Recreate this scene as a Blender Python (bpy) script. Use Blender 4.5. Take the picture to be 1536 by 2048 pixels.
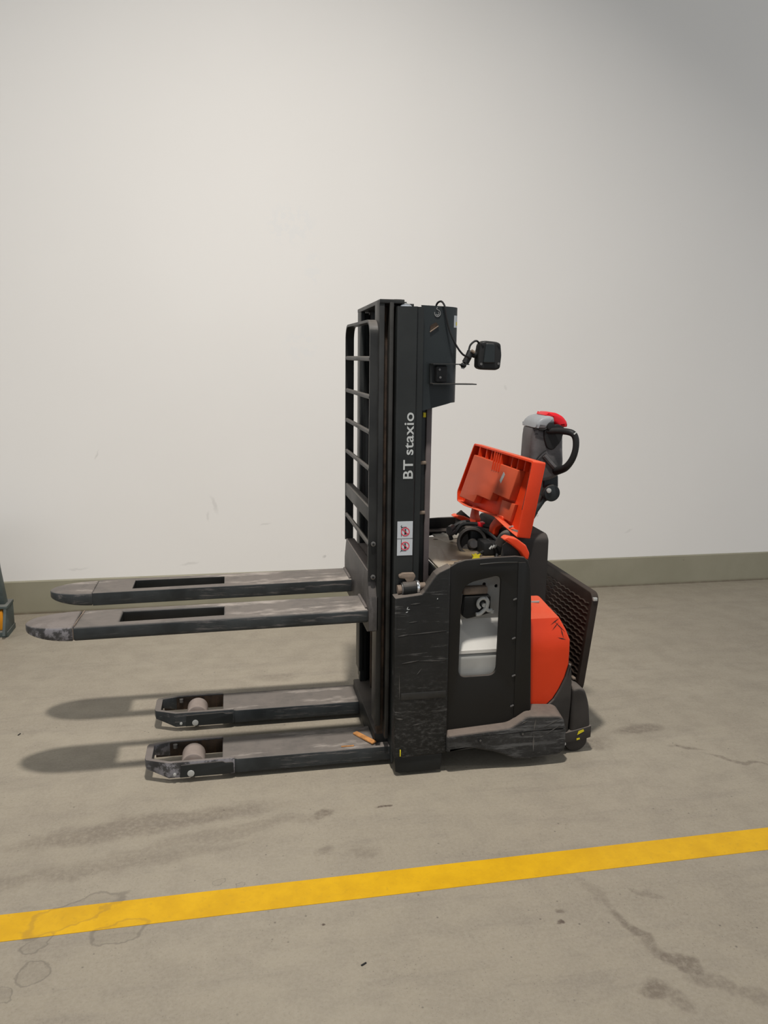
import bpy, bmesh, math, random
from mathutils import Vector, Matrix
random.seed(7)
for o in list(bpy.data.objects): bpy.data.objects.remove(o)
SC = bpy.context.scene
COL = SC.collection

# ------------------------------------------------------------------ camera
cd = bpy.data.cameras.new('camera'); cam = bpy.data.objects.new('camera', cd); COL.objects.link(cam)
rgt = Vector((0.98150003, -0.19110325, 0.01171483)); dwn = Vector((-0.02549711, -0.19110325, -0.98123873)); fwd = Vector((0.18975665, 0.96278715, -0.19244043))
M = Matrix((rgt, -dwn, -fwd)).transposed().to_4x4(); M.translation = Vector((0, 0, 1.5))
cam.matrix_world = M
cd.sensor_fit = 'VERTICAL'; cd.sensor_height = 32.0; cd.lens = 1577 / 2048 * 32.0
cd.clip_start = .05; cd.clip_end = 100
SC.camera = cam
# ------------------------------------------------------------------ world, lamps, exposure
w = bpy.data.worlds.new('hall'); SC.world = w; w.use_nodes = True
w.node_tree.nodes['Background'].inputs[0].default_value = (0.82, 0.86, 0.92, 1)
w.node_tree.nodes['Background'].inputs[1].default_value = 0.83
def lamp(name, loc, power, size, spread=120, col=(1, .975, .93), aim=None):
    l = bpy.data.lights.new(name, 'AREA'); l.shape = 'DISK'; l.size = size; l.energy = power; l.color = col; l.spread = math.radians(spread)
    o = bpy.data.objects.new(name, l); o.location = loc; COL.objects.link(o)
    if aim: o.rotation_euler = (Vector(aim) - Vector(loc)).to_track_quat('-Z', 'Y').to_euler()
    return o
lamp('high_bay_and_fill_lamp', (.16, 1.40, 5.7), 78, .30, 94, (1, .96, .905), aim=(.3, 3.2, 0))
lamp('high_bay_and_fill_lamp', (6.0, -1.0, 5.7), 57, .30, 170)  # unseen fill lamp, added to lift the ambient light from the right
lamp('high_bay_and_fill_lamp', (-6.0, 1.4, 5.7), 115, .30, 170)  # another added fill lamp out of view, brightens shadows from the left
SC.view_settings.view_transform = 'Standard'; SC.view_settings.look = 'None'
SC.view_settings.gamma = 1; SC.view_settings.use_curve_mapping = False
SC.view_settings.exposure = 0.14

# ------------------------------------------------------------------ materials
def NT(name):
    m = bpy.data.materials.new(name); m.use_nodes = True; t = m.node_tree
    return m, t, t.nodes['Principled BSDF']
class G:
    """small node graph helper"""
    def __init__(s, t): s.t = t
    def n(s, typ, **k):
        x = s.t.nodes.new(typ)
        for a, b in k.items(): setattr(x, a, b)
        return x
    def l(s, a, b): s.t.links.new(a, b)
    def noise(s, vec, scale, detail=3, rough=.55, dist=0):
        x = s.n('ShaderNodeTexNoise'); x.inputs['Scale'].default_value = scale; x.inputs['Detail'].default_value = detail
        x.inputs['Roughness'].default_value = rough; x.inputs['Distortion'].default_value = dist
        s.l(vec, x.inputs['Vector']); return x.outputs['Fac']
    def ramp(s, v, a, b, lo=0., hi=1.):
        x = s.n('ShaderNodeMapRange', interpolation_type='SMOOTHSTEP'); s.l(v, x.inputs[0])
        x.inputs[1].default_value = a; x.inputs[2].default_value = b; x.inputs[3].default_value = lo; x.inputs[4].default_value = hi
        return x.outputs[0]
    def mix(s, f, a, b, typ='MIX'):
        x = s.n('ShaderNodeMix', data_type='RGBA', blend_type=typ)
        for sock, v in ((x.inputs[0], f), (x.inputs[6], a), (x.inputs[7], b)):
            if isinstance(v, (int, float)): sock.default_value = v
            elif isinstance(v, tuple): sock.default_value = (*v[:3], 1)
            else: s.l(v, sock)
        return x.outputs[2]
    def math(s, op, a, b=None):
        x = s.n('ShaderNodeMath', operation=op)
        for i, v in enumerate((a, b)):
            if v is None: continue
            if isinstance(v, (int, float)): x.inputs[i].default_value = v
            else: s.l(v, x.inputs[i])
        return x.outputs[0]
    def mapping(s, vec, loc=(0, 0, 0), rot=0, scale=(1, 1, 1), typ='POINT'):
        x = s.n('ShaderNodeMapping', vector_type=typ); s.l(vec, x.inputs[0])
        x.inputs['Location'].default_value = loc; x.inputs['Rotation'].default_value = (0, 0, rot); x.inputs['Scale'].default_value = scale
        return x.outputs[0]
    def bump(s, h, st, dist=.002):
        x = s.n('ShaderNodeBump'); x.inputs['Strength'].default_value = st; x.inputs['Distance'].default_value = dist
        s.l(h, x.inputs['Height']); return x.outputs[0]

def paint(name, col, rough=.5, metal=0., var=.25, vs=9., dust_or_lit=0., dcol=(.125, .105, .09), wear=0., wcol=(.22, .215, .21), ws=(1, 1, 1), wscale=14., bump=.15, spec=.28, coat=0., wz=None, scrape=0.):
    m, t, b = NT(name); g = G(t)
    tc = g.n('ShaderNodeTexCoord').outputs['Object']
    n1 = g.noise(tc, vs, 4)
    c = g.mix(g.ramp(n1, .3, .7), tuple(x * (1 - var) for x in col), tuple(min(1, x * (1 + var)) for x in col))
    r = g.ramp(n1, .2, .8, rough - .08, rough + .08)
    if wear > 0:
        mp = g.mapping(tc, scale=ws)
        n2 = g.noise(mp, wscale, 6, .72)
        wf = g.ramp(n2, .72 - wear * .25, .80 - wear * .22)
        n3 = g.noise(tc, 3.2, 2); wf = g.math('MULTIPLY', wf, g.ramp(n3, .35, .6))
        if wz:
            sz = g.n('ShaderNodeSeparateXYZ'); g.l(tc, sz.inputs[0])
            fine = g.ramp(g.noise(g.mapping(tc, scale=(.5, 1, 1)), wscale * 1.7, 6, .75), .46, .72)
            low = g.math('MULTIPLY', fine, g.ramp(sz.outputs[2], wz[0], wz[1], .75, .03)); wf = g.math('MAXIMUM', wf, low)
        c = g.mix(wf, c, wcol)
    if dust_or_lit > 0:
        ge = g.n('ShaderNodeNewGeometry'); sx = g.n('ShaderNodeSeparateXYZ'); g.l(ge.outputs['True Normal'], sx.inputs[0])
        up = g.ramp(sx.outputs[2], .25, .9)
        n4 = g.noise(tc, 16, 5, .65)
        df = g.math('MULTIPLY', up, g.ramp(n4, .12, .62, dust_or_lit * .55, min(1, dust_or_lit * 1.1)))
        c = g.mix(df, c, dcol); 
        r = g.math('ADD', r, g.math('MULTIPLY', df, .3))
        if scrape > 0:
            sn = g.noise(g.mapping(tc, scale=(.22, 1, 1)), 13, 6, .7)
            c = g.mix(g.math('MULTIPLY', up, g.ramp(sn, .54, .66, 0, scrape)), c, (.34, .30, .265))
            c = g.mix(g.math('MULTIPLY', up, g.ramp(g.noise(g.mapping(tc, scale=(.05, 1, 1)), 60, 4, .7), .62, .72, 0, scrape * .6)), c, (.05, .047, .045))
    g.l(c, b.inputs['Base Color']); g.l(r, b.inputs['Roughness'])
    b.inputs['Metallic'].default_value = metal; b.inputs['Specular IOR Level'].default_value = spec
    b.inputs['Coat Weight'].default_value = coat
    if bump: g.l(g.bump(g.noise(tc, 60, 3), bump), b.inputs['Normal'])
    return m
MB_ = {}
MB_['black'] = paint('black_paint', (.009, .0095, .009), .5, var=.25, dust_or_lit=.55, wear=.12, wcol=(.06, .06, .06))
MB_['mast'] = paint('mast_paint', (.016, .0175, .017), .45, var=.2, vs=5, dust_or_lit=.5, wear=.15, wcol=(.055, .058, .058))
MB_['casing'] = paint('casing_plastic', (.016, .020, .021), .42, var=.15, vs=4, dust_or_lit=.35)
MB_['fork'] = paint('fork_steel', (.026, .029, .030), .42, var=.35, vs=7, dust_or_lit=.85, dcol=(.15, .13, .115), wear=.75, wcol=(.11, .10, .095), ws=(.08, 1, 1), wscale=55, bump=.3, scrape=.75)
MB_['forktip'] = paint('fork_tip_steel', (.05, .048, .048), .45, var=.5, vs=12, dust_or_lit=.8, dcol=(.17, .145, .13), wear=1.1, wcol=(.20, .19, .20), wscale=22, bump=.4)
MB_['carriage'] = paint('carriage_steel', (.060, .054, .050), .5, var=.35, vs=8, dust_or_lit=.75, dcol=(.13, .11, .10), wear=.8, wcol=(.11, .10, .095), ws=(1, 1, .3), wscale=20)
MB_['guard'] = paint('backrest_paint', (.018, .018, .017), .45, var=.35, vs=6, dust_or_lit=.8, dcol=(.10, .09, .08), wear=.3, wcol=(.08, .075, .07))
MB_['rust'] = paint('rusty_rail', (.035, .022, .014), .75, var=.6, vs=18, wear=.8, wcol=(.10, .050, .022), ws=(1, 1, .15), wscale=30, bump=.5)
MB_['rail'] = paint('rail_steel', (.024, .023, .021), .5, var=.35, vs=8, wear=.4, wcol=(.075, .060, .045), ws=(1, 1, .2), wscale=24)
MB_['strip'] = paint('guard_strip_plastic', (.115, .095, .092), .55, var=.18, vs=5)
MB_['bumper'] = paint('scuffed_bumper', (.010, .0098, .009), .55, var=.3, vs=6, dust_or_lit=.8, wear=.6, wcol=(.085, .082, .078), ws=(.13, 1, 1), wscale=48, bump=.4, wz=(-.30, .05))
MB_['panel'] = paint('panel_paint', (.0075, .007, .006), .5, var=.15, vs=5, dust_or_lit=.5, wear=.05, wcol=(.05, .05, .05))
MB_['skirt'] = paint('dusty_skirt', (.022, .021, .020), .6, var=.35, vs=9, dust_or_lit=1., dcol=(.155, .122, .10), wear=.9, wcol=(.09, .088, .085), ws=(.10, 1, 1), wscale=52, bump=.5, wz=(-.2, .3))
MB_['rear'] = paint('rear_plastic', (.030, .026, .023), .65, var=.25, dust_or_lit=.9, dcol=(.13, .11, .095))
MB_['orange'] = paint('orange_plastic', (.62, .042, .008), .42, var=.06, vs=5, dust_or_lit=.5, dcol=(.66, .17, .09), wear=.0)  # paler orange on upward faces: dust plus strong top light painted in
MB_['orangepan'] = paint('orange_pan_plastic', (.50, .075, .028), .5, var=.05, vs=5)
MB_['grey'] = paint('battery_grey', (.29, .285, .265), .5, var=.1, vs=5)
MB_['knob'] = paint('knob_grey', (.42, .42, .40), .45, var=.1)
MB_['tiller'] = paint('tiller_grey', (.085, .080, .080), .45, var=.3, vs=14, dust_or_lit=.5, wear=.3, wcol=(.16, .15, .15))
MB_['tillertop'] = paint('tiller_light_grey', (.26, .27, .28), .4, var=.1)
MB_['red'] = paint('red_button', (.62, .010, .018), .4, var=.05)
MB_['rubber'] = paint('black_rubber', (.012, .012, .012), .6, var=.2)
MB_['mat'] = paint('platform_mat', (.017, .011, .008), .55, var=.3, dust_or_lit=.5, dcol=(.06, .045, .035))
MB_['wheel'] = paint('roller_polyurethane', (.24, .195, .17), .6, var=.15, vs=12)
MB_['hub'] = paint('rusty_hub', (.20, .055, .03), .7, var=.3)
MB_['bolt'] = paint('steel_bolt', (.42, .42, .40), .4, .3, var=.15)
MB_['darkbolt'] = paint('dull_bolt', (.12, .115, .11), .4, .5, var=.2)
MB_['chrome'] = paint('chrome', (.72, .72, .72), .18, .9, var=.05, bump=0)
MB_['tan'] = paint('dusty_tan', (.17, .13, .10), .8, var=.3, vs=14)
MB_['tower'] = paint('tower_plastic', (.020, .017, .0155), .6, var=.2, vs=5, dust_or_lit=.7, dcol=(.07, .062, .055))
MB_['mark'] = paint('grey_mark', (.20, .20, .20), .5, bump=0)
MB_['white'] = paint('sticker_white', (.46, .48, .50), .5, var=.03, bump=0)
MB_['letter'] = paint('letter_white', (.42, .43, .42), .5, var=.08, bump=0)
MB_['stred'] = paint('sticker_red', (.62, .02, .05), .5, var=.03, bump=0)
MB_['stblack'] = paint('sticker_black', (.03, .03, .03), .5, var=.03, bump=0)
MB_['yellow'] = paint('yellow_plastic', (.60, .50, .02), .5, var=.1)
MB_['wood'] = paint('wood_chip', (.42, .19, .06), .7, var=.3, vs=40)
MB_['rack'] = paint('rack_steel', (.06, .075, .07), .5, var=.3, dust_or_lit=.6, dcol=(.2, .19, .17), wear=.5, wcol=(.16, .16, .15))
MB_['rackorange'] = paint('rack_orange', (.60, .23, .01), .5, var=.2)

# battery lid: light grey sheet, brown dirt in the middle
m, t, b = NT('dirty_battery_lid'); g = G(t); tc = g.n('ShaderNodeTexCoord').outputs['Object']
warp = g.noise(tc, 5, 4, .6)
e1 = g.n('ShaderNodeVectorMath', operation='LENGTH'); g.l(g.mapping(tc, (.0, -.07, 0), 0, (.22, .33, .3), 'TEXTURE'), e1.inputs[0])
d = g.math('ADD', e1.outputs['Value'], g.math('MULTIPLY', warp, 1.1))
f = g.ramp(d, 1.0, 1.9, 1, 0)
c = g.mix(f, (.36, .35, .315), (.235, .18, .12)); c = g.mix(g.ramp(g.noise(tc, 28, 3), .66, .74), c, (.40, .38, .33))
g.l(c, b.inputs['Base Color']); b.inputs['Roughness'].default_value = .45; g.l(g.bump(warp, .4, .01), b.inputs['Normal'])
MB_['lid'] = m

# node group: stains that lie on floor and line alike (world xy)
def stain_graph(g, pos):
    """returns (dark factor, wet-ring factor)"""
    nz = g.n('ShaderNodeTexNoise'); nz.inputs['Scale'].default_value = 11; nz.inputs['Detail'].default_value = 4; g.l(pos, nz.inputs['Vector'])
    sub = g.n('ShaderNodeVectorMath', operation='SUBTRACT'); g.l(nz.outputs['Color'], sub.inputs[0]); sub.inputs[1].default_value = (.5, .5, .5)
    sc = g.n('ShaderNodeVectorMath', operation='SCALE'); g.l(sub.outputs[0], sc.inputs[0]); sc.inputs['Scale'].default_value = .11
    ad = g.n('ShaderNodeVectorMath', operation='ADD'); g.l(pos, ad.inputs[0]); g.l(sc.outputs[0], ad.inputs[1]); P = ad.outputs[0]
    def ell(x, y, rx, ry, rot):
        v = g.n('ShaderNodeVectorMath', operation='LENGTH'); g.l(g.mapping(P, (x, y, 0), math.radians(rot), (rx, ry, 50), 'TEXTURE'), v.inputs[0]); return v.outputs['Value']
    dark = None
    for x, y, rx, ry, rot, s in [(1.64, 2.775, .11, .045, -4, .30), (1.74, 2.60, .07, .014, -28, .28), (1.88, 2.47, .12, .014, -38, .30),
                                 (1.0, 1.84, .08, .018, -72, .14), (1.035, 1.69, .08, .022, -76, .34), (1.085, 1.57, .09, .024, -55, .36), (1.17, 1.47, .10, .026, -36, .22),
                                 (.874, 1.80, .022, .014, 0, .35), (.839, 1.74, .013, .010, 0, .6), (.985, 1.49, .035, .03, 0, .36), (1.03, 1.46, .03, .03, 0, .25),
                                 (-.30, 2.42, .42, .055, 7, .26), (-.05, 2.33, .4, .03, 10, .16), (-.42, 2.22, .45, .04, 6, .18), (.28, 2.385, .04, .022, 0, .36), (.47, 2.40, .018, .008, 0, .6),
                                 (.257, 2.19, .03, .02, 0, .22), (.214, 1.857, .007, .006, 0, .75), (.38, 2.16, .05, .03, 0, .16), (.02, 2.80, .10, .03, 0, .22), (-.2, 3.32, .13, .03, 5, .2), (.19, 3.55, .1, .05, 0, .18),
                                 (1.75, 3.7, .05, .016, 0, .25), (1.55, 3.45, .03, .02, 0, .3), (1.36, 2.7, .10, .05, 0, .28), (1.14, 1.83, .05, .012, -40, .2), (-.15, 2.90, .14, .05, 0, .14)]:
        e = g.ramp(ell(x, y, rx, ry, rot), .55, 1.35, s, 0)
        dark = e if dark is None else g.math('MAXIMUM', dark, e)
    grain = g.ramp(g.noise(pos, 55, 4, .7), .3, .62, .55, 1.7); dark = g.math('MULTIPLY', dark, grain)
    ring = None
    for x, y, rx, ry, rot in [(-.44, 2.03, .13, .045, 25), (-.32, 1.935, .075, .035, 12), (-.51, 1.83, .036, .038, 0), (-.52, 1.93, .045, .03, 30), (.0, 2.06, .014, .014, 0), (-.06, 2.085, .016, .016, 0), (.31, 1.90, .009, .009, 0), (-.56, 1.76, .03, .02, 0), (-.86, 2.25, .02, .015, 0)]:
        L = ell(x, y, rx, ry, rot)
        r_ = g.math('ADD', g.ramp(g.math('ABSOLUTE', g.math('SUBTRACT', L, 1.0)), .02, .13, .42, 0), g.ramp(L, .9, 1.02, .10, 0))
        ring = r_ if ring is None else g.math('MAXIMUM', ring, r_)
    return dark, ring

# floor
m, t, b = NT('concrete_floor'); g = G(t); pos = g.n('ShaderNodeNewGeometry').outputs['Position']
n1 = g.noise(pos, .9, 5, .6); n2 = g.noise(pos, 7, 6, .65); n3 = g.noise(pos, 90, 4, .7); n5 = g.noise(g.mapping(pos, rot=.15, scale=(.35, 2.4, 1)), 5, 6, .7)
c = g.mix(g.ramp(n1, .3, .7), (.262, .226, .172), (.300, .262, .202))
c = g.mix(g.ramp(n2, .38, .68, 0, .5), c, (.205, .176, .138))
c = g.mix(g.ramp(n5, .50, .72, 0, .5), c, (.18, .154, .125))
c = g.mix(g.ramp(n3, .3, .7, 0, .34), c, (.36, .32, .26))
c = g.mix(g.ramp(g.noise(pos, 160, 3, .7), .56, .72, 0, .40), c, (.13, .11, .09))
vo = g.n('ShaderNodeTexVoronoi'); vo.inputs['Scale'].default_value = 24; vo.inputs['Randomness'].default_value = 1; g.l(pos, vo.inputs['Vector'])
pit = g.math('MULTIPLY', g.ramp(vo.outputs['Distance'], .03, .11, 1, 0), g.ramp(g.noise(pos, 4.3, 3, .6), .47, .60))
c = g.mix(g.math('MULTIPLY', pit, .8), c, (.10, .085, .07))
vo2 = g.n('ShaderNodeTexVoronoi'); vo2.inputs['Scale'].default_value = 70; g.l(pos, vo2.inputs['Vector'])
pit2 = g.math('MULTIPLY', g.ramp(vo2.outputs['Distance'], .04, .16, 1, 0), g.ramp(g.noise(pos, 2.6, 3, .6), .45, .58))
c = g.mix(g.math('MULTIPLY', pit2, .65), c, (.12, .10, .08))
dk, rg = stain_graph(g, pos)
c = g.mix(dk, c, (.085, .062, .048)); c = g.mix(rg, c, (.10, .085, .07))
g.l(c, b.inputs['Base Color']); g.l(g.ramp(n2, .2, .8, .46, .66), b.inputs['Roughness']); b.inputs['Specular IOR Level'].default_value = .3
g.l(g.bump(g.math('ADD', g.math('MULTIPLY', n3, .5), n2), .18, .004), b.inputs['Normal'])
MB_['floor'] = m
# yellow line
m, t, b = NT('yellow_line_paint'); g = G(t); pos = g.n('ShaderNodeNewGeometry').outputs['Position']
n2 = g.noise(pos, 9, 5, .65)
c = g.mix(g.ramp(n2, .3, .7), (.555, .305, .005), (.645, .365, .006))
c = g.mix(g.ramp(g.noise(pos, 60, 5, .7), .54, .74, 0, .45), c, (.42, .25, .02))
dk, rg = stain_graph(g, pos)
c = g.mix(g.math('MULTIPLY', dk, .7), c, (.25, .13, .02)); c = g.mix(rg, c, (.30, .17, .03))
g.l(c, b.inputs['Base Color']); b.inputs['Roughness'].default_value = .5; b.inputs['Specular IOR Level'].default_value = .3
MB_['line'] = m
# wall
m, t, b = NT('white_wall_paint'); g = G(t); pos = g.n('ShaderNodeNewGeometry').outputs['Position']
n1 = g.noise(pos, .7, 3)
c = g.mix(g.ramp(n1, .3, .7), (.765, .735, .695), (.785, .755, .715))
sx = g.n('ShaderNodeSeparateXYZ'); g.l(pos, sx.inputs[0]); cb = g.n('ShaderNodeCombineXYZ'); g.l(sx.outputs[0], cb.inputs[0]); g.l(sx.outputs[2], cb.inputs[1]); W = cb.outputs[0]
nz = g.n('ShaderNodeTexNoise'); nz.inputs['Scale'].default_value = 14; nz.inputs['Detail'].default_value = 4; g.l(W, nz.inputs['Vector'])
vm = g.n('ShaderNodeVectorMath', operation='MULTIPLY_ADD'); g.l(nz.outputs['Color'], vm.inputs[0]); vm.inputs[1].default_value = (.05, .05, .0); g.l(W, vm.inputs[2]); WW = vm.outputs[0]
mk = None
for x, z, rx, rz, rot, s in [(-.10, .62, .012, .05, 20, .16), (-.14, .55, .008, .03, 0, .14), (-.75, .93, .004, .03, -20, .18), (.20, .50, .03, .006, 10, .16), (-.25, .27, .05, .008, 0, .16), (.56, .28, .012, .01, 0, .3),
                             (1.18, .30, .02, .007, 20, .25), (1.75, .42, .012, .004, 30, .3), (1.95, .50, .012, .004, 30, .3), (1.7, 1.32, .01, .015, 40, .12), (.70, .58, .02, .01, 0, .12), (1.9, .85, .03, .006, 20, .12), (2.6, .38, .03, .008, 10, .12), (-.9, .26, .05, .008, 0, .14)]:
    v = g.n('ShaderNodeVectorMath', operation='LENGTH'); g.l(g.mapping(WW, (x + .025, z + .025, 0), math.radians(rot), (rx, rz, 50), 'TEXTURE'), v.inputs[0])
    e = g.ramp(v.outputs['Value'], .4, 1.4, s, 0); mk = e if mk is None else g.math('MAXIMUM', mk, e)
c = g.mix(mk, c, (.20, .18, .16))
# pale filler patches
pt = None
for x, z, rx, rz in [(.42, 1.56, .10, .10), (.38, 2.24, .15, .12), (.5, 2.0, .05, .1)]:
    v = g.n('ShaderNodeVectorMath', operation='LENGTH'); g.l(g.mapping(WW, (x + .025, z + .025, 0), 0, (rx, rz, 50), 'TEXTURE'), v.inputs[0])
    e = g.math('MULTIPLY', g.ramp(v.outputs['Value'], .6, 1.2, .6, 0), g.ramp(g.noise(W, 22, 4), .45, .55)); pt = e if pt is None else g.math('MAXIMUM', pt, e)
c = g.mix(pt, c, (.75, .735, .71))
g.l(c, b.inputs['Base Color']); b.inputs['Roughness'].default_value = .6; b.inputs['Specular IOR Level'].default_value = .25
g.l(g.bump(g.noise(pos, 120, 3), .06, .001), b.inputs['Normal'])
MB_['wall'] = m
m, t, b = NT('olive_skirting_paint'); g = G(t); pos = g.n('ShaderNodeNewGeometry').outputs['Position']
sx = g.n('ShaderNodeSeparateXYZ'); g.l(pos, sx.inputs[0])
c = g.mix(g.ramp(g.noise(pos, 5, 5), .3, .7), (.255, .235, .165), (.285, .262, .188))
c = g.mix(g.math('MULTIPLY', g.ramp(sx.outputs[2], .0, .022, 1, 0), g.ramp(g.noise(pos, 14, 3), .2, .6, .35, .8)), c, (.12, .085, .055))
c = g.mix(g.ramp(g.noise(pos, 33, 3), .70, .76, 0, .5), c, (.16, .13, .09))
g.l(c, b.inputs['Base Color']); b.inputs['Roughness'].default_value = .55
MB_['skirting'] = m

# ------------------------------------------------------------------ geometry helpers (world coordinates in, objects out)
ORG = {}
def link(name, me, mat, parent=None, smooth=35):
    """world-space mesh -> one object with its origin at its own centre"""
    vs = [v.co for v in me.vertices]
    lo = Vector([min(v[i] for v in vs) for i in range(3)]); hi = Vector([max(v[i] for v in vs) for i in range(3)])
    c = (lo + hi) / 2
    if parent is None: c.z = lo.z
    me.transform(Matrix.Translation(-c))
    me.name = name
    o = bpy.data.objects.new(name, me); COL.objects.link(o)
    if not smooth: me.shade_flat()
    me.materials.clear(); me.materials.append(MB_[mat] if isinstance(mat, str) else mat)
    if smooth:
        me.shade_smooth(); me.set_sharp_from_angle(angle=math.radians(smooth))
    ORG[o] = c
    if parent is not None: o.parent = parent; o.location = c - ORG[parent]
    else: o.location = c
    return o
def from_bm(bm, fix=True):
    if fix: bmesh.ops.recalc_face_normals(bm, faces=bm.faces)
    me = bpy.data.meshes.new('m'); bm.to_mesh(me); bm.free(); return me
def joinm(meshes):
    bm = bmesh.new()
    for me in meshes: bm.from_mesh(me)
    r = bpy.data.meshes.new('m'); bm.to_mesh(r); bm.free()
    for me in meshes: bpy.data.meshes.remove(me)
    return r
def rnd(pts, r, n=4):
    """round the corners of a closed polygon; r one number or one per corner"""
    out = []; N = len(pts)
    for i in range(N):
        p = Vector(pts[i]); a = Vector(pts[i - 1]); c = Vector(pts[(i + 1) % N]); ri = r[i] if isinstance(r, (list, tuple)) else r
        if ri <= 0: out.append(tuple(p)); continue
        da = a - p; dc = c - p; ri = min(ri, da.length * .48, dc.length * .48)
        A = p + da.normalized() * ri; B = p + dc.normalized() * ri
        for k in range(n + 1):
            s = k / n; q = A * (1 - s) ** 2 + p * 2 * s * (1 - s) + B * s * s; out.append(tuple(q))
    return out
def prism(loops, plane, a, b, bev=0., res=1):
    """closed outline (plus hole outlines) in plane 'xz' | 'xy' | 'yz', extruded from a to b along the third axis"""
    if isinstance(loops[0][0], (int, float)): loops = [loops]
    cu = bpy.data.curves.new('c', 'CURVE'); cu.dimensions = '2D'; cu.fill_mode = 'BOTH'
    a, b = min(a, b), max(a, b)
    bev = min(bev, (b - a) * .45)
    cu.extrude = (b - a) / 2 - bev; cu.bevel_depth = bev; cu.bevel_resolution = res; cu.offset = -bev
    for lp in loops:
        s = cu.splines.new('POLY'); s.points.add(len(lp) - 1); s.use_cyclic_u = True
        for p, q in zip(s.points, lp): p.co = (q[0], q[1], 0, 1)
    ob = bpy.data.objects.new('c', cu)
    me = bpy.data.meshes.new_from_object(ob)
    bpy.data.objects.remove(ob); bpy.data.curves.remove(cu)
    mid = (a + b) / 2
    for v in me.vertices:
        x, y, z = v.co
        v.co = (x, mid + z, y) if plane == 'xz' else ((x, y, mid + z) if plane == 'xy' else (mid + z, x, y))
    bm = bmesh.new(); bm.from_mesh(me); bpy.data.meshes.remove(me)
    bmesh.ops.remove_doubles(bm, verts=bm.verts, dist=1e-5)
    return from_bm(bm)
def box(x0, x1, y0, y1, z0, z1, bev=.003, seg=2):
    bm = bmesh.new(); bmesh.ops.create_cube(bm, size=1)
    for v in bm.verts: v.co = ((x0 + x1) / 2 + v.co.x * (x1 - x0), (y0 + y1) / 2 + v.co.y * (y1 - y0), (z0 + z1) / 2 + v.co.z * (z1 - z0))
    if bev > 0: bmesh.ops.bevel(bm, geom=bm.edges[:], offset=min(bev, .45 * min(abs(x1 - x0), abs(y1 - y0), abs(z1 - z0))), segments=seg, profile=.5, affect='EDGES')
    return from_bm(bm)
def cyl(p, q, r, r2=None, n=24, bev=0.):
    p, q = Vector(p), Vector(q); d = q - p
    bm = bmesh.new(); bmesh.ops.create_cone(bm, cap_ends=True, segments=n, radius1=r, radius2=r if r2 is None else r2, depth=d.length)
    if bev > 0:
        ed = [e for e in bm.edges if len(e.link_faces) == 2 and any(len(f.verts) > 4 for f in e.link_faces)]
        bmesh.ops.bevel(bm, geom=ed, offset=bev, segments=2, profile=.5, affect='EDGES')
    bm.transform(Matrix.Translation((p + q) / 2) @ d.to_track_quat('Z', 'Y').to_matrix().to_4x4())
    return from_bm(bm)
def sphere(c, r, n=14, sc=(1, 1, 1)):
    bm = bmesh.new(); bmesh.ops.create_uvsphere(bm, u_segments=n * 2, v_segments=n, radius=r)
    bm.transform(Matrix.Translation(c) @ Matrix.Diagonal((*sc, 1))); return from_bm(bm)
def smooth_path(pts, k=6):
    P = [Vector(p) for p in pts]; out = []
    for i in range(len(P) - 1):
        p0 = P[max(i - 1, 0)]; p1 = P[i]; p2 = P[i + 1]; p3 = P[min(i + 2, len(P) - 1)]
        for j in range(k):
            s = j / k; out.append(.5 * ((2 * p1) + (p2 - p0) * s + (2 * p0 - 5 * p1 + 4 * p2 - p3) * s * s + (3 * p1 - p0 - 3 * p2 + p3) * s ** 3))
    out.append(P[-1]); return out
def tube(pts, r, n=10, k=6, closed=False):
    """round tube along a path; r number or list per input point"""
    P = smooth_path(pts, k) if k > 1 else [Vector(p) for p in pts]
    if isinstance(r, (list, tuple)):
        R = []
        for i in range(len(r) - 1): R += [r[i] + (r[i + 1] - r[i]) * j / k for j in range(k)]
        R.append(r[-1])
    else: R = [r] * len(P)
    bm = bmesh.new(); rings = []; up = None
    for i, p in enumerate(P):
        tg = (P[min(i + 1, len(P) - 1)] - P[max(i - 1, 0)]).normalized()
        if up is None: up = tg.orthogonal().normalized()
        up = (up - tg * up.dot(tg)).normalized(); sd = tg.cross(up)
        rings.append([bm.verts.new(p + (up * math.cos(2 * math.pi * a / n) + sd * math.sin(2 * math.pi * a / n)) * R[i]) for a in range(n)])
    for i in range(len(rings) - 1):
        for a in range(n): bm.faces.new((rings[i][a], rings[i][(a + 1) % n], rings[i + 1][(a + 1) % n], rings[i + 1][a]))
    if closed:
        pass
    bm.faces.new(rings[0]); bm.faces.new(rings[-1])
    return from_bm(bm)
def flatbar(path, wdir, wid, thk):
    """flat bar swept along a path; wdir is the constant width direction"""
    P = [Vector(p) for p in path]; W = Vector(wdir).normalized(); bm = bmesh.new(); rings = []
    for i, p in enumerate(P):
        tg = (P[min(i + 1, len(P) - 1)] - P[max(i - 1, 0)]).normalized(); nn = tg.cross(W).normalized()
        rings.append([bm.verts.new(p + W * sx * wid / 2 + nn * sn * thk / 2) for sx, sn in ((-1, -1), (1, -1), (1, 1), (-1, 1))])
    for i in range(len(rings) - 1):
        for a in range(4): bm.faces.new((rings[i][a], rings[i][(a + 1) % 4], rings[i + 1][(a + 1) % 4], rings[i + 1][a]))
    bm.faces.new(rings[0]); bm.faces.new(rings[-1])
    return from_bm(bm)
def P(name, me, mat, parent, label=None):
    o = link(name, me, mat, parent)
    if label: o['label'] = label
    return o
def thing(name, label, cat, loc, group=None):
    o = bpy.data.objects.new(name, None); COL.objects.link(o); o.location = loc; o.empty_display_size = .1
    ORG[o] = Vector(loc); o['label'] = label; o['category'] = cat
    if group: o['group'] = group
    return o
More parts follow.
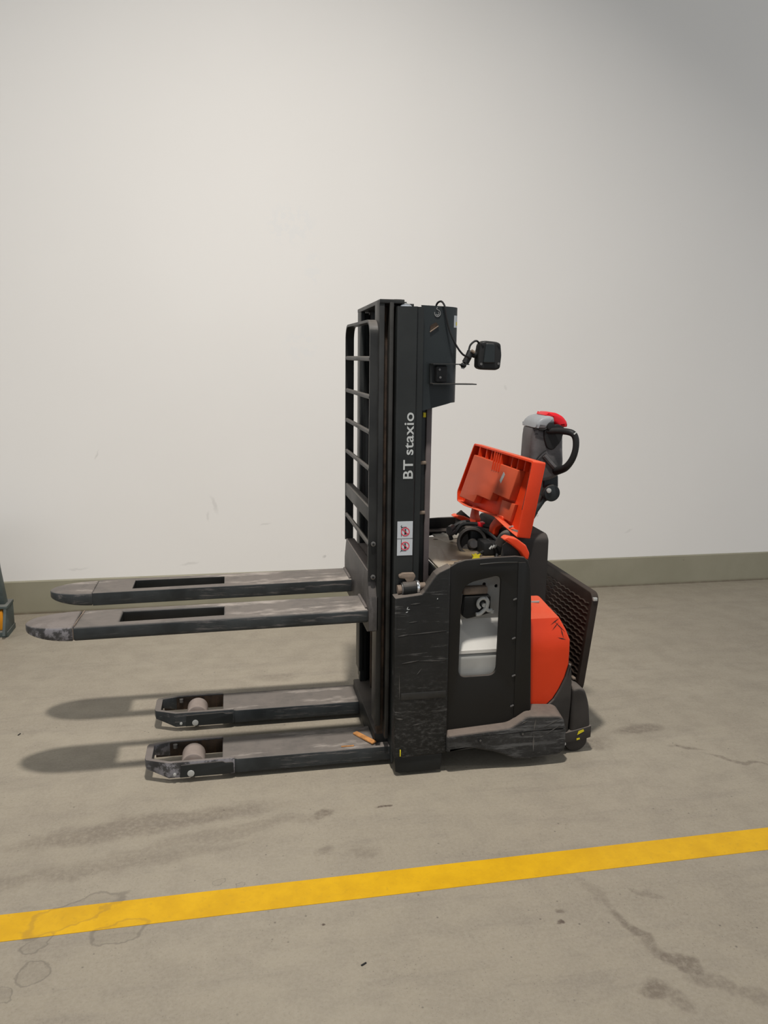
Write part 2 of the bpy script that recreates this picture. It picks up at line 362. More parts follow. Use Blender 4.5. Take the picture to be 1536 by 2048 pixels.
def struct(name, me, mat, smooth=0):
    o = link(name, me, mat, None, smooth); o['kind'] = 'structure'; return o
YC = 2.957
def my(y): return 2 * YC - y      # mirror across the truck's middle plane

# ------------------------------------------------------------------ setting
struct('floor', box(-9, 9, -8, 4.75, -.2, 0, 0), 'floor')['label'] = 'grey beige concrete floor with stains'
struct('wall_back', box(-9, 9, 4.74, 4.94, 0, 6.6, 0), 'wall')['label'] = 'plain white painted wall'
struct('ceiling', box(-9, 9, -8, 4.94, 6.6, 6.8, 0), paint('ceiling_paint', (.36, .41, .43), .7, var=.05))['label'] = 'grey hall ceiling'
struct('baseboard_back', prism([(4.728, 0), (4.728, .194), (4.734, .2), (4.742, .2), (4.742, 0)], 'yz', -9, 9), 'skirting')['label'] = 'olive grey painted skirting band along the wall'
ln = link('floor_line', box(-6, 6, 1.946, 2.053, 0, .0012, 0), 'line', None, 0)
ln['label'] = 'yellow painted line across the concrete floor'; ln['category'] = 'floor line'

# ------------------------------------------------------------------ the stacker truck
T = thing('stacker_truck', 'black and orange electric stacker truck with raised forks in front of the white wall', 'stacker truck', (.9, YC, 0))

# forks
SAG = .011
def fork(y0, worn):
    yc = y0 + .09; top, bot = .612, .560
    slot = [(-.388, yc - .055), (-.036, yc - .050), (-.036, yc + .055), (-.388, yc + .062)]
    body = prism([[(-.5325, y0), (.474, y0), (.474, y0 + .18), (-.5325, y0 + .18)], slot], 'xy', bot, top, .011 if worn else .004, 3)
    tip = []
    for k in range(25):
        a = math.pi / 2 + math.pi * k / 24
        tip.append((-.533 + .168 * abs(math.cos(a)) ** .95 * math.copysign(1, math.cos(a)), yc + .09 * math.sin(a)))
    tipm = prism(tip, 'xy', bot, top, .009, 2)
    for me in (body, tipm):
        for v in me.vertices:
            x, y, z = v.co; f = (z - bot) / (top - bot)
            if x < -.533:
                s = min(1, (-.533 - x) / .165); z = z + (1 - f) * .019 * s ** 2 - f * .003 * s * s
            v.co.z = z - (.472 - x) * SAG
    o = P('fork', body, 'fork', T, 'near fork with worn shiny edges' if worn else 'far fork with dark side')
    o.data.materials.append(MB_['black'])
    for p in o.data.polygons:
        q = p.center + ORG[o]
        if -.40 < q.x < -.025 and abs(q.y - yc) < .07 and abs(p.normal.z) < .5: p.material_index = 1
    if worn:
        P('weld_line', joinm([tube([(-.530, y0 + .004, .6025), (-.526, y0 + .09, .6033), (-.522, y0 + .168, .6025)], .0022, 6, 4), tube([(-.533, y0 - .0003, .555), (-.533, y0 - .0003, .595)], .0015, 6, 1)]), 'tan', o)
    P('fork_tip', tipm, 'forktip' if worn else 'fork', o, 'scraped rounded tip' if worn else None)
    P('weld_bead', tube([(.468, y0 + .01, .613), (.468, y0 + .06, .615), (.468, y0 + .12, .614), (.468, y0 + .175, .613)], .005, 6, 4), 'carriage', o)
fork(2.67, True); fork(3.064, False)
car = P('fork_carriage', prism([(2.655, .535), (2.655, .66), (2.70, .748), (3.214, .748), (3.259, .66), (3.259, .535), (3.22, .52), (2.69, .52)], 'yz', .472, .508, .003), 'carriage', T, 'dusty steel carriage plate carrying both forks')
P('top_plate', box(.508, .60, 2.76, 3.15, .70, .742, .004), 'carriage', car)

# load backrest
def arc(cy, cz, r, a0, a1, n=7): return [(cy + r * math.cos(math.radians(a0 + (a1 - a0) * i / n)), cz + r * math.sin(math.radians(a0 + (a1 - a0) * i / n))) for i in range(n + 1)]
yn, yf, zt, rr = 2.674, 3.238, 1.621, .055
path = [(yn, .715)] + arc(yn + rr, zt - rr, rr, 180, 90) + arc(yf - rr, zt - rr, rr, 90, 0) + [(yf, .74)]
br = P('load_backrest', flatbar([(.488, y, z) for y, z in path], (1, 0, 0), .034, .009), 'guard', T, 'black flat bar load guard with rounded top')
for z in (1.495, 1.366, 1.245, 1.117, .848):
    P('rung', cyl((.478, yn, z), (.478, yf, z), .0085, n=12), 'guard', br)
P('crossbar', box(.472, .502, yn + .004, yf - .004, .930, .982, .003), 'guard', br, 'wide flat crossbar')
for yb, zz, s in ((2.6695, .853, -1), (2.6695, .732, -1), (yf + .004, .935, 1), (yf + .004, .81, 1)):
    bo = P('bolt', cyl((.488, yb, zz), (.488, yb + s * .009, zz), .009, n=14, bev=.002), 'darkbolt', br)
    P('socket', cyl((.488, yb + s * .0085, zz), (.488, yb + s * .0097, zz), .0045, n=6), 'rubber', bo)

# mast
ms = P('mast_channel', prism([(.556, 2.630), (.560, 2.626), (.622, 2.626), (.627, 2.634), (.629, 2.642), (.649, 2.642), (.649, 2.71), (.640, 2.71), (.640, 2.65), (.566, 2.65), (.566, 2.71), (.556, 2.71)], 'xy', .03, 1.667), 'mast', T, 'outer mast channel with white lettering')
P('mast_channel', prism([(x, my(y)) for x, y in [(.556, 2.630), (.560, 2.626), (.622, 2.626), (.627, 2.634), (.629, 2.642), (.649, 2.642), (.649, 2.71), (.640, 2.71), (.640, 2.65), (.566, 2.65), (.566, 2.71), (.556, 2.71)]], 'xy', .03, 1.667), 'mast', T)
for f in (lambda y: y, my):
    near = f(1) == 1
    r1 = P('inner_mast_rail', box(.500 if near else .524, .518 if near else .540, min(f(2.655), f(2.74)), max(f(2.655), f(2.74)), .165, 1.688, .002), 'guard' if near else 'mast', T)
    P('guide_rail', box(.534, .548, min(f(2.648), f(2.69)), max(f(2.648), f(2.69)), .115, 1.680, .002), 'rail', r1)
    P('roller_track', box(.512 if near else .53, .557, min(f(2.69), f(2.73)), max(f(2.69), f(2.73)), .115, 1.672, .001), 'rust' if near else 'mast', r1)
P('mast_top_bar', prism([(.500, 2.652), (.584, 2.652), (.584, 2.72), (.575, 2.76), (.575, my(2.76)), (.584, my(2.72)), (.584, my(2.652)), (.524, my(2.652))], 'xy', 1.676, 1.690, .002), 'guard', T, 'steel bar across the mast top')
for f in (lambda y: y, my):
    y0, y1 = sorted((f(2.70), f(2.78)))
    P('mast_lug', prism([(.560, 1.60), (.560, 1.694), (.585, 1.694), (.592, 1.686), (.602, 1.686), (.604, 1.680), (.628, 1.680), (.628, 1.60)], 'xz', y0, y1, .002), 'mast', T)
    y0, y1 = sorted((f(2.655), f(2.695)))
    P('chain_sheave', cyl((.590, y0, 1.652), (.590, y1, 1.652), .027, n=28, bev=.004), 'chrome', T)
P('mast_crossmember', box(.505, .60, 2.70, my(2.70), .03, .115, .004), 'black', T)
P('mast_crossmember', box(.590, .63, 2.70, my(2.70), .86, .93, .004), 'black', T)
P('lift_chain', box(.56, .575, 2.80, 2.82, .12, 1.60, .002), 'rust', T)
P('lift_chain', box(.56, .575, my(2.82), my(2.80), .12, 1.60, .002), 'rust', T)
P('lift_cylinder', cyl((.60, YC, .10), (.60, YC, 1.55), .028, n=20), 'mast', T)

# lettering on the mast
fc = bpy.data.curves.new('f', 'FONT'); fc.body = 'BT staxio'; fc.offset = .012; fc.extrude = .01; fc.space_character = 1.05; fc.space_word = .75
fo = bpy.data.objects.new('f', fc); tm = bpy.data.meshes.new_from_object(fo); bpy.data.objects.remove(fo)
xs = [v.co.x for v in tm.vertices]; ys = [v.co.y for v in tm.vertices]
capx0, capx1 = min(xs), max(xs); y0_, y1_ = min(ys), max(ys)
for v in tm.vertices:
    u = (v.co.x - capx0) / (capx1 - capx0); q = (v.co.y) / y1_
    v.co = (.6165 - q * .0335, 2.6253 - v.co.z * .05, 1.090 + u * .227)
bm = bmesh.new(); bm.from_mesh(tm); tm = from_bm(bm)
lt = link('lettering', tm, 'letter', ms, 0); lt['label'] = 'white upright lettering reading BT staxio'

# warning sticker: two panels, a crossed-out person under / on the forks
sx0, sx1, sz0, sz1 = .5655, .6205, .818, .940
stk = P('sticker', box(sx0, sx1, 2.6245, 2.6258, sz0, sz1, 0), 'white', ms, 'white warning sticker with two red prohibition rings')
YS = 2.6243
def flat(pts): return prism(pts, 'xz', YS - .0004, YS + .0002)
def ringm(cx, cz, r, wd, n=28):
    return prism([[(cx + r * math.cos(2 * math.pi * i / n), cz + r * math.sin(2 * math.pi * i / n)) for i in range(n)], [(cx + (r - wd) * math.cos(2 * math.pi * i / n), cz + (r - wd) * math.sin(2 * math.pi * i / n)) for i in range(n)]], 'xz', YS - .0006, YS + .0002)
def bar(x0, z0, x1, z1, wd, dy=0):
    d = Vector((x1 - x0, z1 - z0)).normalized() * wd / 2; nx, nz = -d.y, d.x
    return prism([(x0 + nx, z0 + nz), (x1 + nx, z1 + nz), (x1 - nx, z1 - nz), (x0 - nx, z0 - nz)], 'xz', YS - .0005 + dy, YS + .0002 + dy)
for cz, s in ((.903, 1), (.852, -1)):
    cx = .594
    P('prohibition_ring', joinm([ringm(cx, cz, .0155, .0026), bar(cx - .010, cz + .009, cx + .010, cz - .009, .0026, -.0003)]), 'stred', stk)
    P('pictogram', joinm([bar(cx, cz - .009, cx, cz + .003, .0055), bar(cx - .003, cz - .011, cx - .001, cz - .002, .0022), bar(cx + .003, cz - .011, cx + .001, cz - .002, .0022),
                          prism([(cx + .003 * math.cos(a * .628), cz + .007 + .003 * math.sin(a * .628)) for a in range(10)], 'xz', YS - .0005, YS + .0002),
                          bar(cx - .014, cz - .016, cx - .014, cz + .024, .0018), bar(cx - .014, cz + s * .017, cx + .004, cz + s * .017, .0016), bar(cx - .017, cz + s * .020, cx - .010, cz + s * .014, .0016)]), 'stblack', stk)
P('sticker_fold', bar(sx0, .879, sx1, .8795, .0012), 'darkbolt', stk)

# strip right of the mast
gs = P('mast_guard_rail', box(.680, .700, 2.698, 2.712, .66, 1.34, .003), 'strip', T, 'brownish grey strip behind the mast')
P('rail_flange', box(.652, .680, 2.704, 2.712, .66, 1.34, .002), 'mast', gs)
for z in (1.135, .955): P('clip', box(.655, .682, 2.692, 2.704, z - .006, z + .006, .003), 'tan', gs)
P('paint_mark', box(.668, .678, 2.700, 2.705, 1.295, 1.312, .001), 'yellow', gs)

# mast casing
def Cshape(o):
    pts = [(.645, 2.660 + o), (.725, 2.660 + o)] + [(.725 + (.060 - o) * math.sin(a), 2.720 - (.060 - o) * math.cos(a)) for a in [math.pi / 2 * i / 8 for i in range(1, 9)]]
    return pts
o1 = Cshape(0); o1 += [(x, my(y)) for x, y in reversed(o1)]
i1 = Cshape(.006); i1 += [(x, my(y)) for x, y in reversed(i1)]
cs = prism(o1 + list(reversed(i1)), 'xy', 1.318, 1.674)
for v in cs.vertices:
    if v.co.z < 1.4: v.co.z = 1.318 + .030 * min(1, max(0, (v.co.x - .66) / .10)) ** .8 + .0
    else: v.co.z = 1.674 - .004 * (v.co.x - .65) / .13
cas = P('mast_casing', cs, 'casing', T, 'rounded dark cover at the back of the mast top')
P('casing_back', box(.640, .648, 2.67, my(2.67), 1.32, 1.668, .001), 'rubber', cas)
P('casing_roof', prism(rnd([(.646, 2.664), (.78, 2.664), (.78, my(2.664)), (.646, my(2.664))], [0, .05, .05, 0]), 'xy', 1.655, 1.664), 'casing', cas)
# hook mark, cut-out, small sticker, cable
hk = [(.700 + .010 * math.cos(a), 2.6585, 1.648 + .011 * math.sin(a)) for a in [math.radians(d) for d in range(-200, 70, 25)]] + [(.697, 2.6585, 1.662), (.700, 2.6585, 1.668)]
P('hook_symbol', tube(hk, .0013, 6, 2), 'mark', cas, 'white hook symbol')
P('hook_symbol', tube([(.694, 2.6585, 1.645), (.700, 2.6585, 1.641), (.705, 2.6585, 1.647), (.702, 2.6585, 1.653)], .0013, 6, 3), 'mark', cas)
P('cutout', prism([(.676, 1.588), (.676, 1.606), (.683, 1.612), (.695, 1.618), (.703, 1.612), (.702, 1.604)], 'xz', 2.657, 2.6605), 'rust', cas, 'brown cut-out in the casing side')
P('cutout_edge', tube([(.675, 2.657, 1.586), (.704, 2.657, 1.606)], .0022, 6, 1), 'tan', cas)
lpm = []
for nm, a0, a1, z0, z1, mt_ in (('label_patch', 40, 66, 1.603, 1.643, 'white'), ('label_mark', 52, 64, 1.610, 1.622, 'yellow')):
    rr_ = .0604 if mt_ == 'white' else .0607
    pts = [(.725 + rr_ * math.sin(math.radians(a)), 2.720 - rr_ * math.cos(math.radians(a))) for a in range(a0, a1 + 1, 2)]
    pts += [(.725 + .0595 * math.sin(math.radians(a)), 2.720 - .0595 * math.cos(math.radians(a))) for a in range(a1, a0 - 1, -2)]
    P(nm, prism(pts, 'xy', z0, z1), mt_, cas)
P('cable', tube([(.712, 2.72, 1.60), (.705, 2.70, 1.672), (.712, 2.665, 1.688), (.722, 2.650, 1.672), (.728, 2.648, 1.64), (.742, 2.648, 1.59), (.765, 2.650, 1.545), (.79, 2.655, 1.515), (.82, 2.69, 1.505), (.835, 2.70, 1.50)], 0.0034, 8, 6), 'rubber', T, 'thin black cable hanging from the mast top')
# bracket and device
bk = P('device_bracket', joinm([box(.675, .80, 2.60, 2.655, 1.478, 1.4815, 0), box(.675, .828, 2.60, 2.655, 1.412, 1.4155, 0), box(.675, .730, 2.640, 2.656, 1.4155, 1.478, 0)]), 'mast', T, 'thin black steel bracket holding the device arm')
P('bracket_block', box(.690, .728, 2.615, 2.640, 1.420, 1.474, .004), 'rubber', bk)
P('bolt', cyl((.700, 2.610, 1.462), (.700, 2.616, 1.462), .004, n=10), 'darkbolt', bk); P('bolt', cyl((.703, 2.610, 1.436), (.703, 2.616, 1.436), .004, n=10), 'darkbolt', bk)
dev = P('device_head', prism(rnd([(.862, 1.468), (.878, 1.461), (.93, 1.460), (.945, 1.466), (.949, 1.512), (.944, 1.552), (.930, 1.558), (.884, 1.562), (.869, 1.552), (.862, 1.51)], .008, 3), 'xz', 2.70, 2.752, .008, 3), 'rubber', T, 'black rounded device head on a ball joint arm')
P('back_cover', prism(rnd([(.879, 1.484), (.922, 1.484), (.919, 1.552), (.887, 1.553)], .006, 3), 'xz', 2.692, 2.706, .004, 2), 'casing', dev)
for x, z in ((.873, 1.481), (.937, 1.483), (.936, 1.546), (.876, 1.549)):
    P('screw', cyl((x, 2.697, z), (x, 2.703, z), .0045, n=10), 'darkbolt' if z < 1.5 else 'rubber', dev)
arm = P('ball_arm', tube([(.818, 2.71, 1.484), (.828, 2.71, 1.503), (.838, 2.715, 1.523)], [.0125, .012, .0125], 12, 4), 'rubber', T, 'black ball joint arm')
P('ball', sphere((.812, 2.71, 1.476), .0105, 10), 'rubber', arm); P('ball', sphere((.853, 2.718, 1.514), .0125, 10), 'rubber', arm)
P('ball_stem', cyl((.848, 2.718, 1.512), (.872, 2.722, 1.508), .009, n=12), 'rubber', arm)
P('ball_post', cyl((.809, 2.71, 1.464), (.813, 2.71, 1.478), .006, n=10), 'bolt', arm)
P('arm_plate', cyl((.796, 2.70, 1.4785), (.812, 2.71, 1.476), .0035, n=8), 'rubber', arm)
P('wing_nut', cyl((.836, 2.700, 1.527), (.848, 2.700, 1.520), .0055, n=10), 'tan', arm)
P('device_cable', tube([(.83, 2.712, 1.525), (.836, 2.714, 1.545), (.850, 2.716, 1.558), (.862, 2.72, 1.560), (.872, 2.725, 1.552)], .0035, 8, 5), 'rubber', arm)

# chassis: column bumper, foot, side panel with window
colpts = [(.549, .680), (.575, .683), (.645, .690), (.655, .700), (.695, .758), (.708, .768), (.747, .785), (.751, .084), (.745, .080), (.562, .072), (.555, .078)]
bp = P('column_bumper', prism(colpts, 'xz', 2.570, 2.622, .006, 2), 'bumper', T, 'scuffed black bumper panel beside the mast')
P('column_bumper', prism(colpts, 'xz', my(2.622), my(2.570), .006, 2), 'bumper', T)
P('foot_block', prism([(.556, .076), (.562, .018), (.575, .012), (.731, .012), (.736, .076)], 'xz', 2.576, 2.625, .004), 'black', T)
P('foot_block', prism([(.556, .076), (.562, .018), (.575, .012), (.731, .012), (.736, .076)], 'xz', my(2.625), my(2.576), .004), 'black', T)
P('dust_ledge', prism([(.556, 2.60), (.652, 2.60), (.70, 2.66), (.70, 2.72), (.556, 2.72)], 'xy', .668, .678, .003), 'tan', T, 'dusty ledge between mast and bumper')
P('scuff_plate', box(.576, .741, 2.5675, 2.571, .300, .325, .001), 'rail', bp, 'grey scraped band')
# chips and scratches in the bumper paint
def scr(x0, z0, x1, z1, wd, mat='letter', parent=bp, y=2.5688):
    d = Vector((x1 - x0, z1 - z0)).normalized() * wd / 2; nx, nz = -d.y, d.x
    P('scratch', prism([(x0, z0), ((x0 + x1) / 2 + nx, (z0 + z1) / 2 + nz), (x1, z1), ((x0 + x1) / 2 - nx, (z0 + z1) / 2 - nz)], 'xz', y, y + .0012), mat, parent)
for a in [(.562, .540, .600, .545, .004), (.600, .544, .738, .552, .0025), (.577, .438, .640, .446, .003), (.640, .444, .735, .440, .0025), (.560, .230, .585, .226, .006), (.568, .405, .571, .30, .0025), (.605, .655, .64, .658, .003), (.600, .588, .630, .592, .002), (.632, .392, .650, .415, .002), (.620, .20, .655, .205, .003)]:
    scr(*a, mat='darkbolt')
for a in [(.592, .637, .596, .646, .003), (.592, .636, .603, .637, .0025), (.588, .626, .597, .629, .003), (.700, .668, .703, .674, .003)]: scr(*a)
P('paint_mark', box(.575, .579, 2.5675, 2.571, .082, .108, .001), 'yellow', bp)
panel = [(.749, .776), (.775, .792), (.807, .801), (.90, .806), (.993, .808), (1.025, .803), (1.040, .790), (1.050, .760), (1.060, .640), (1.080, .189), (1.070, .150), (.752, .150)]
win = rnd([(.7935, .380), (.7955, .690), (.835, .720), (.922, .738), (.942, .716), (.938, .380), (.925, .364), (.807, .364)], [.02, .03, .04, .015, .02, .02, .012, .012], 6)
win = rnd([(.7935, .362), (.7965, .712), (.942, .742), (.937, .362)], [.030, .052, .030, .034], 8)
sp = P('side_panel', prism([panel, win], 'xz', 2.592, 2.606, .003, 2), 'panel', T, 'black side panel with a tall rounded window')
P('side_panel', prism([panel, win], 'xz', my(2.606), my(2.592), .003, 2), 'panel', T)
P('edge_strip', prism([(1.003, .785), (1.030, .785), (1.043, .758), (1.052, .640), (1.073, .19), (1.012, .19)], 'xz', 2.5895, 2.5925, .001), 'panel', sp)
for x, z in ((.996, .648), (.998, .500), (1.004, .355), (1.003, .236)):
    P('screw', prism(rnd([(x - .007, z - .004), (x + .007, z + .001), (x + .006, z + .006), (x - .007, z + .001)], .002, 2), 'xz', 2.586, 2.592, .001), 'darkbolt', sp)
P('handle_groove', tube([(.86, 2.5925, .783), (.93, 2.591, .787), (1.0, 2.5925, .785)], .0028, 6, 4), 'rail', sp)
P('panel_return', prism([(.775, .786), (.993, .800), (.993, .790), (.775, .776)], 'xz', 2.600, 2.628, .001), 'panel', sp)
P('inner_lip', box(.75, .98, my(2.66), my(2.60), .752, .758, .001), 'rear', T)
P('front_bulkhead', box(.708, .722, 2.625, my(2.625), .10, .70, .003), 'black', T)
P('mast_plate', box(.65, .708, 2.73, my(2.73), .10, .66, .004), 'black', T)
P('chassis_floor', box(.72, 1.05, 2.63, my(2.63), .10, .19, .004), 'black', T)
P('underside', box(.70, 1.20, 2.66, my(2.66), .035, .10, .004), 'rubber', T)

# skirt bumper, near and far
skt = rnd([(.748, .087), (.748, .158), (.757, .167), (.990, .180), (1.050, .218), (1.062, .221), (1.180, .212), (1.200, .196), (1.212, .140), (1.212, .060), (1.190, .040), (1.073, .030), (1.013, .036), (.934, .072), (.856, .092)], [.004, .004, .004, .02, .02, .01, .02, .02, .02, .02, .02, .02, .02, .02, .01], 4)
def skirt(y0, y1, s):
    me = prism(skt, 'xz', y0, y1, .012, 3)
    for v in me.vertices:                       # sloping dusty shoulder on the outer side
        x, y, z = v.co; outer = (y - y0) if s > 0 else (y1 - y)
        if outer < .014 and z > .15: v.co.z -= .013
    return me
sk = P('skirt_bumper', skirt(2.556, 2.640, 1), 'skirt', T, 'thick scratched foot bumper with dusty shoulder')
P('skirt_bumper', skirt(my(2.640), my(2.556), -1), 'skirt', T)
for x, z in ((.872, .129), (1.035, .141)):
    P('bolt_hole', cyl((x, 2.5545, z), (x, 2.562, z), .0085, n=16), 'rubber', sk); P('bolt', cyl((x + .002, 2.5535, z - .003), (x + .002, 2.556, z - .003), .004, n=10), 'darkbolt', sk)
for a in [(1.086, .195, 1.080, .145, .006), (1.080, .138, 1.082, .062, .007), (1.103, .120, 1.120, .124, .004), (1.055, .19, 1.03, .178, .003), (1.12, .16, 1.19, .19, .003), (1.13, .13, 1.19, .165, .0025)]:
    scr(*a, mat='darkbolt', parent=sk, y=2.5550)
# hidden support wheels carrying the chassis
for yy in (2.70, my(2.70) - .05):
    P('drive_wheel', cyl((1.06, yy, .09), (1.06, yy + .05, .09), .09, n=32, bev=.01), 'rubber', T)
P('castor_wheel', cyl((1.292, 2.640, .048), (1.292, 2.70, .048), .048, n=32, bev=.008), 'rear', T)
P('castor_wheel', cyl((1.292, my(2.70), .048), (1.292, my(2.640), .048), .048, n=32, bev=.008), 'rear', T)

# rear shell (black) with the orange cover in it
shell = [(1.06, .21), (1.092, .192), (1.135, .198), (1.162, .206), (1.187, .230), (1.209, .268), (1.230, .315), (1.243, .364), (1.250, .366), (1.256, .30), (1.258, .222), (1.25, .057), (1.06, .057)]
P('rear_shell', prism(shell, 'xz', 2.630, my(2.630), .006, 2), 'rear', T, 'dark lower shell behind the orange cover')
lv = [(.186, 1.085, 2.642), (.196, 1.120, 2.638), (.207, 1.160, 2.636), (.232, 1.186, 2.635), (.268, 1.208, 2.635), (.315, 1.229, 2.635), (.365, 1.2425, 2.635), (.42, 1.243, 2.635), (.462, 1.242, 2.635), (.500, 1.228, 2.647), (.545, 1.204, 2.661), (.580, 1.172, 2.690), (.618, 1.140, 2.724)]
bm = bmesh.new(); rings = []
for z, xr, yn_ in lv:
    q = rnd([(1.05, yn_), (xr, yn_), (xr, my(yn_)), (1.05, my(yn_))], [0, .010, .010, 0], 4)
    rings.append([bm.verts.new((x, y, z)) for x, y in q])
for i in range(len(rings) - 1):
    n = len(rings[i])
    for a in range(n): bm.faces.new((rings[i][a], rings[i][(a + 1) % n], rings[i + 1][(a + 1) % n], rings[i + 1][a]))
bm.faces.new(rings[0]); bm.faces.new(rings[-1])
oc = link('rear_cover', from_bm(bm), 'orange', T, 22); oc['label'] = 'glossy orange rear cover'
P('badge', prism([(1.085, 2.706), (1.135, 2.700), (1.145, 2.712), (1.095, 2.718)], 'xy', .595, .6), 'bolt', oc)
for a in [(1.165, .520, 1.205, .545, .0035), (1.17, .50, 1.20, .53, .003), (1.19, .475, 1.225, .465, .004), (1.205, .51, 1.215, .47, .004), (1.18, .535, 1.225, .49, .003)]:
    x0, z0, x1, z1, wd = a
    d = Vector((x1 - x0, z1 - z0)).normalized() * wd / 2; nx, nz = -d.y, d.x
    def yy(z):
        for (za, _, ya), (zb, _, yb) in zip(lv, lv[1:]):
            if za <= z <= zb: return ya + (yb - ya) * (z - za) / (zb - za)
        return 2.635
    zs = [(x0, z0), ((x0 + x1) / 2 + nx, (z0 + z1) / 2 + nz), (x1, z1), ((x0 + x1) / 2 - nx, (z0 + z1) / 2 - nz)]
    bm = bmesh.new(); bm.faces.new([bm.verts.new((x, yy(z) - .0012, z)) for x, z in zs]); P('scuff', from_bm(bm), 'rubber', oc)
# tower behind
tw = P('motor_tower', prism(rnd([(2.722, .45), (2.722, .835), (2.745, .853), (my(2.745), .853), (my(2.722), .835), (my(2.722), .45)], [0, .02, .01, .01, .02, 0], 4), 'yz', 1.045, 1.172, .006, 2), 'tower', T, 'tall dark housing at the tiller foot')

# castor covers beside the platform
for s in (0, 1):
    y0, y1 = (2.628, 2.72) if s == 0 else (my(2.72), my(2.628))
    cc = P('castor_cover', prism(rnd([(1.262, .06), (1.262, .262), (1.285, .272), (1.312, .260), (1.332, .205), (1.342, .120), (1.342, .068)], [.004, .02, .02, .02, .03, .02, .004], 4), 'xz', y0, y1, .012, 3), 'rear', T, 'dusty domed castor cover')
    P('cover_band', prism([(1.20, .045), (1.215, .085), (1.30, .102), (1.345, .112), (1.345, .064), (1.30, .052)], 'xz', y0 - .004 if s == 0 else y1 - .03, y0 + .03 if s == 0 else y1 + .004, .003), 'rear', cc)
    if s == 0:
        P('paint_mark', prism([(1.288, .079), (1.315, .092), (1.312, .100), (1.292, .094)], 'xz', y0 - .0055, y0 - .0035), 'yellow', cc)
        P('paint_mark', prism([(1.286, .057), (1.300, .060), (1.298, .066), (1.286, .064)], 'xz', y0 - .0055, y0 - .0035), 'yellow', cc)
        P('bolt', cyl((1.235, 2.62, .047), (1.235, 2.630, .047), .007, n=12), 'bolt', cc)

# folded-up platform with its mat
PY0, PY1 = 2.690, my(2.690)
def platx(z): return 1.305 + (z - .22) * .11
pl = bmesh.new()
outl = rnd([(PY0 + .012, .215), (PY0, .25), (PY0, .600), (PY0 + .02, .622), (PY1 - .02, .622), (PY1, .600), (PY1, .25), (PY1 - .012, .215)], [.01, .01, .02, .02, .02, .02, .01, .01], 4)
pm = prism(outl, 'yz', -.014, .014, .004, 2)
for v in pm.vertices: v.co.x += platx(v.co.z) + .014
pl.free()
plt = P('fold_up_platform', pm, 'mat', T, 'folded black standing platform with ribbed mat')
mt = []
row = 0; z = .245
while z < .592:
    pts = []
    y = PY0 + .018
    k = 0
    while y < PY1 - .015:
        ph = (y - PY0) / .046 * math.pi + row * math.pi / 2
        zz = z + .006 * abs(math.sin(ph))
        pts.append((platx(zz) - .0012, y, zz)); y += .0058
    mt.append(tube(pts, .0032, 5, 1)); z += .0205; row += 1
mo = P('mat_ridges', joinm(mt), paint('mat_ridge_rubber', (.040, .028, .021), .5, var=.3), plt); mo['kind'] = 'stuff'
P('platform_hinge', box(1.262, 1.31, 2.70, my(2.70), .20, .245, .004), 'rear', plt)
P('platform_latch', box(1.289, 1.302, 2.694, 2.72, .275, .283, .002), 'tan', plt)
P('platform_clip', box(1.349, 1.366, 2.684, 2.696, .594, .607, .002), 'bolt', plt)
P('platform_bracket', box(1.24, 1.30, 2.80, my(2.80), .18, .24, .004), 'rear', plt)

# ------------------------------------------------------------------ battery compartment
P('gap_dark_sheet', box(.733, .740, 2.63, my(2.63), .10, .736, .001), 'rubber', T)  # black sheet added so the gap beside the battery shows as dark void
def disc(cx, cy, r, n=14): return [(cx + r * math.cos(2 * math.pi * i / n), cy + r * math.sin(2 * math.pi * i / n)) for i in range(n)]
bl = P('battery_lid', prism([[(.740, 2.65), (1.042, 2.65), (1.042, my(2.65)), (.86, my(2.65)), (.86, 3.20), (.740, 3.20)], disc(.797, 2.735, .009), disc(.845, 3.150, .011)], 'xy', .738, .747, .001), 'lid', T, 'dirty light grey lid sheet over the battery')
P('debris', sphere((.858, 2.78, .747), .012, 6, (1.6, .7, .25)), 'bolt', bl); P('debris', sphere((.825, 2.80, .747), .008, 6, (1.8, .6, .25)), 'grey', bl)
ub = P('battery_front', prism([[(.742, .545), (1.035, .545), (1.035, .738), (.742, .738)], disc(.915, .677, .0065), disc(.962, .668, .0065)], 'xz', 2.700, 2.708, .001), 'grey', T, 'light grey battery front sheet with two holes')
P('backing', box(.742, 1.035, 2.712, 2.722, .55, .738, 0), 'rubber', ub)
P('battery_case', box(.750, 1.045, 2.624, my(2.624), .195, .437, .022, 5), 'grey', T, 'pale grey plastic battery case behind the window')
P('case_cap', prism([(2.624, .438), (2.624, .450), (2.630, .456), (2.700, .545), (2.712, .545), (2.712, .438)], 'yz', .750, 1.045, .002), paint('case_cap_plastic', (.50, .48, .44), .5, var=.06), T, 'cream sloping cap of the battery case')
cb_ = P('connector_block', prism(rnd([(.826, .566), (.842, .556), (.905, .568), (.932, .575), (.932, .641), (.832, .641)], .006, 3), 'xz', 2.668, 2.700, .003), 'rubber', T, 'black connector block')
P('strap', box(.826, .922, 2.672, 2.701, .645, .676, .008, 3), 'tan', cb_)
kx, kz, ky = .898, .613, 2.655
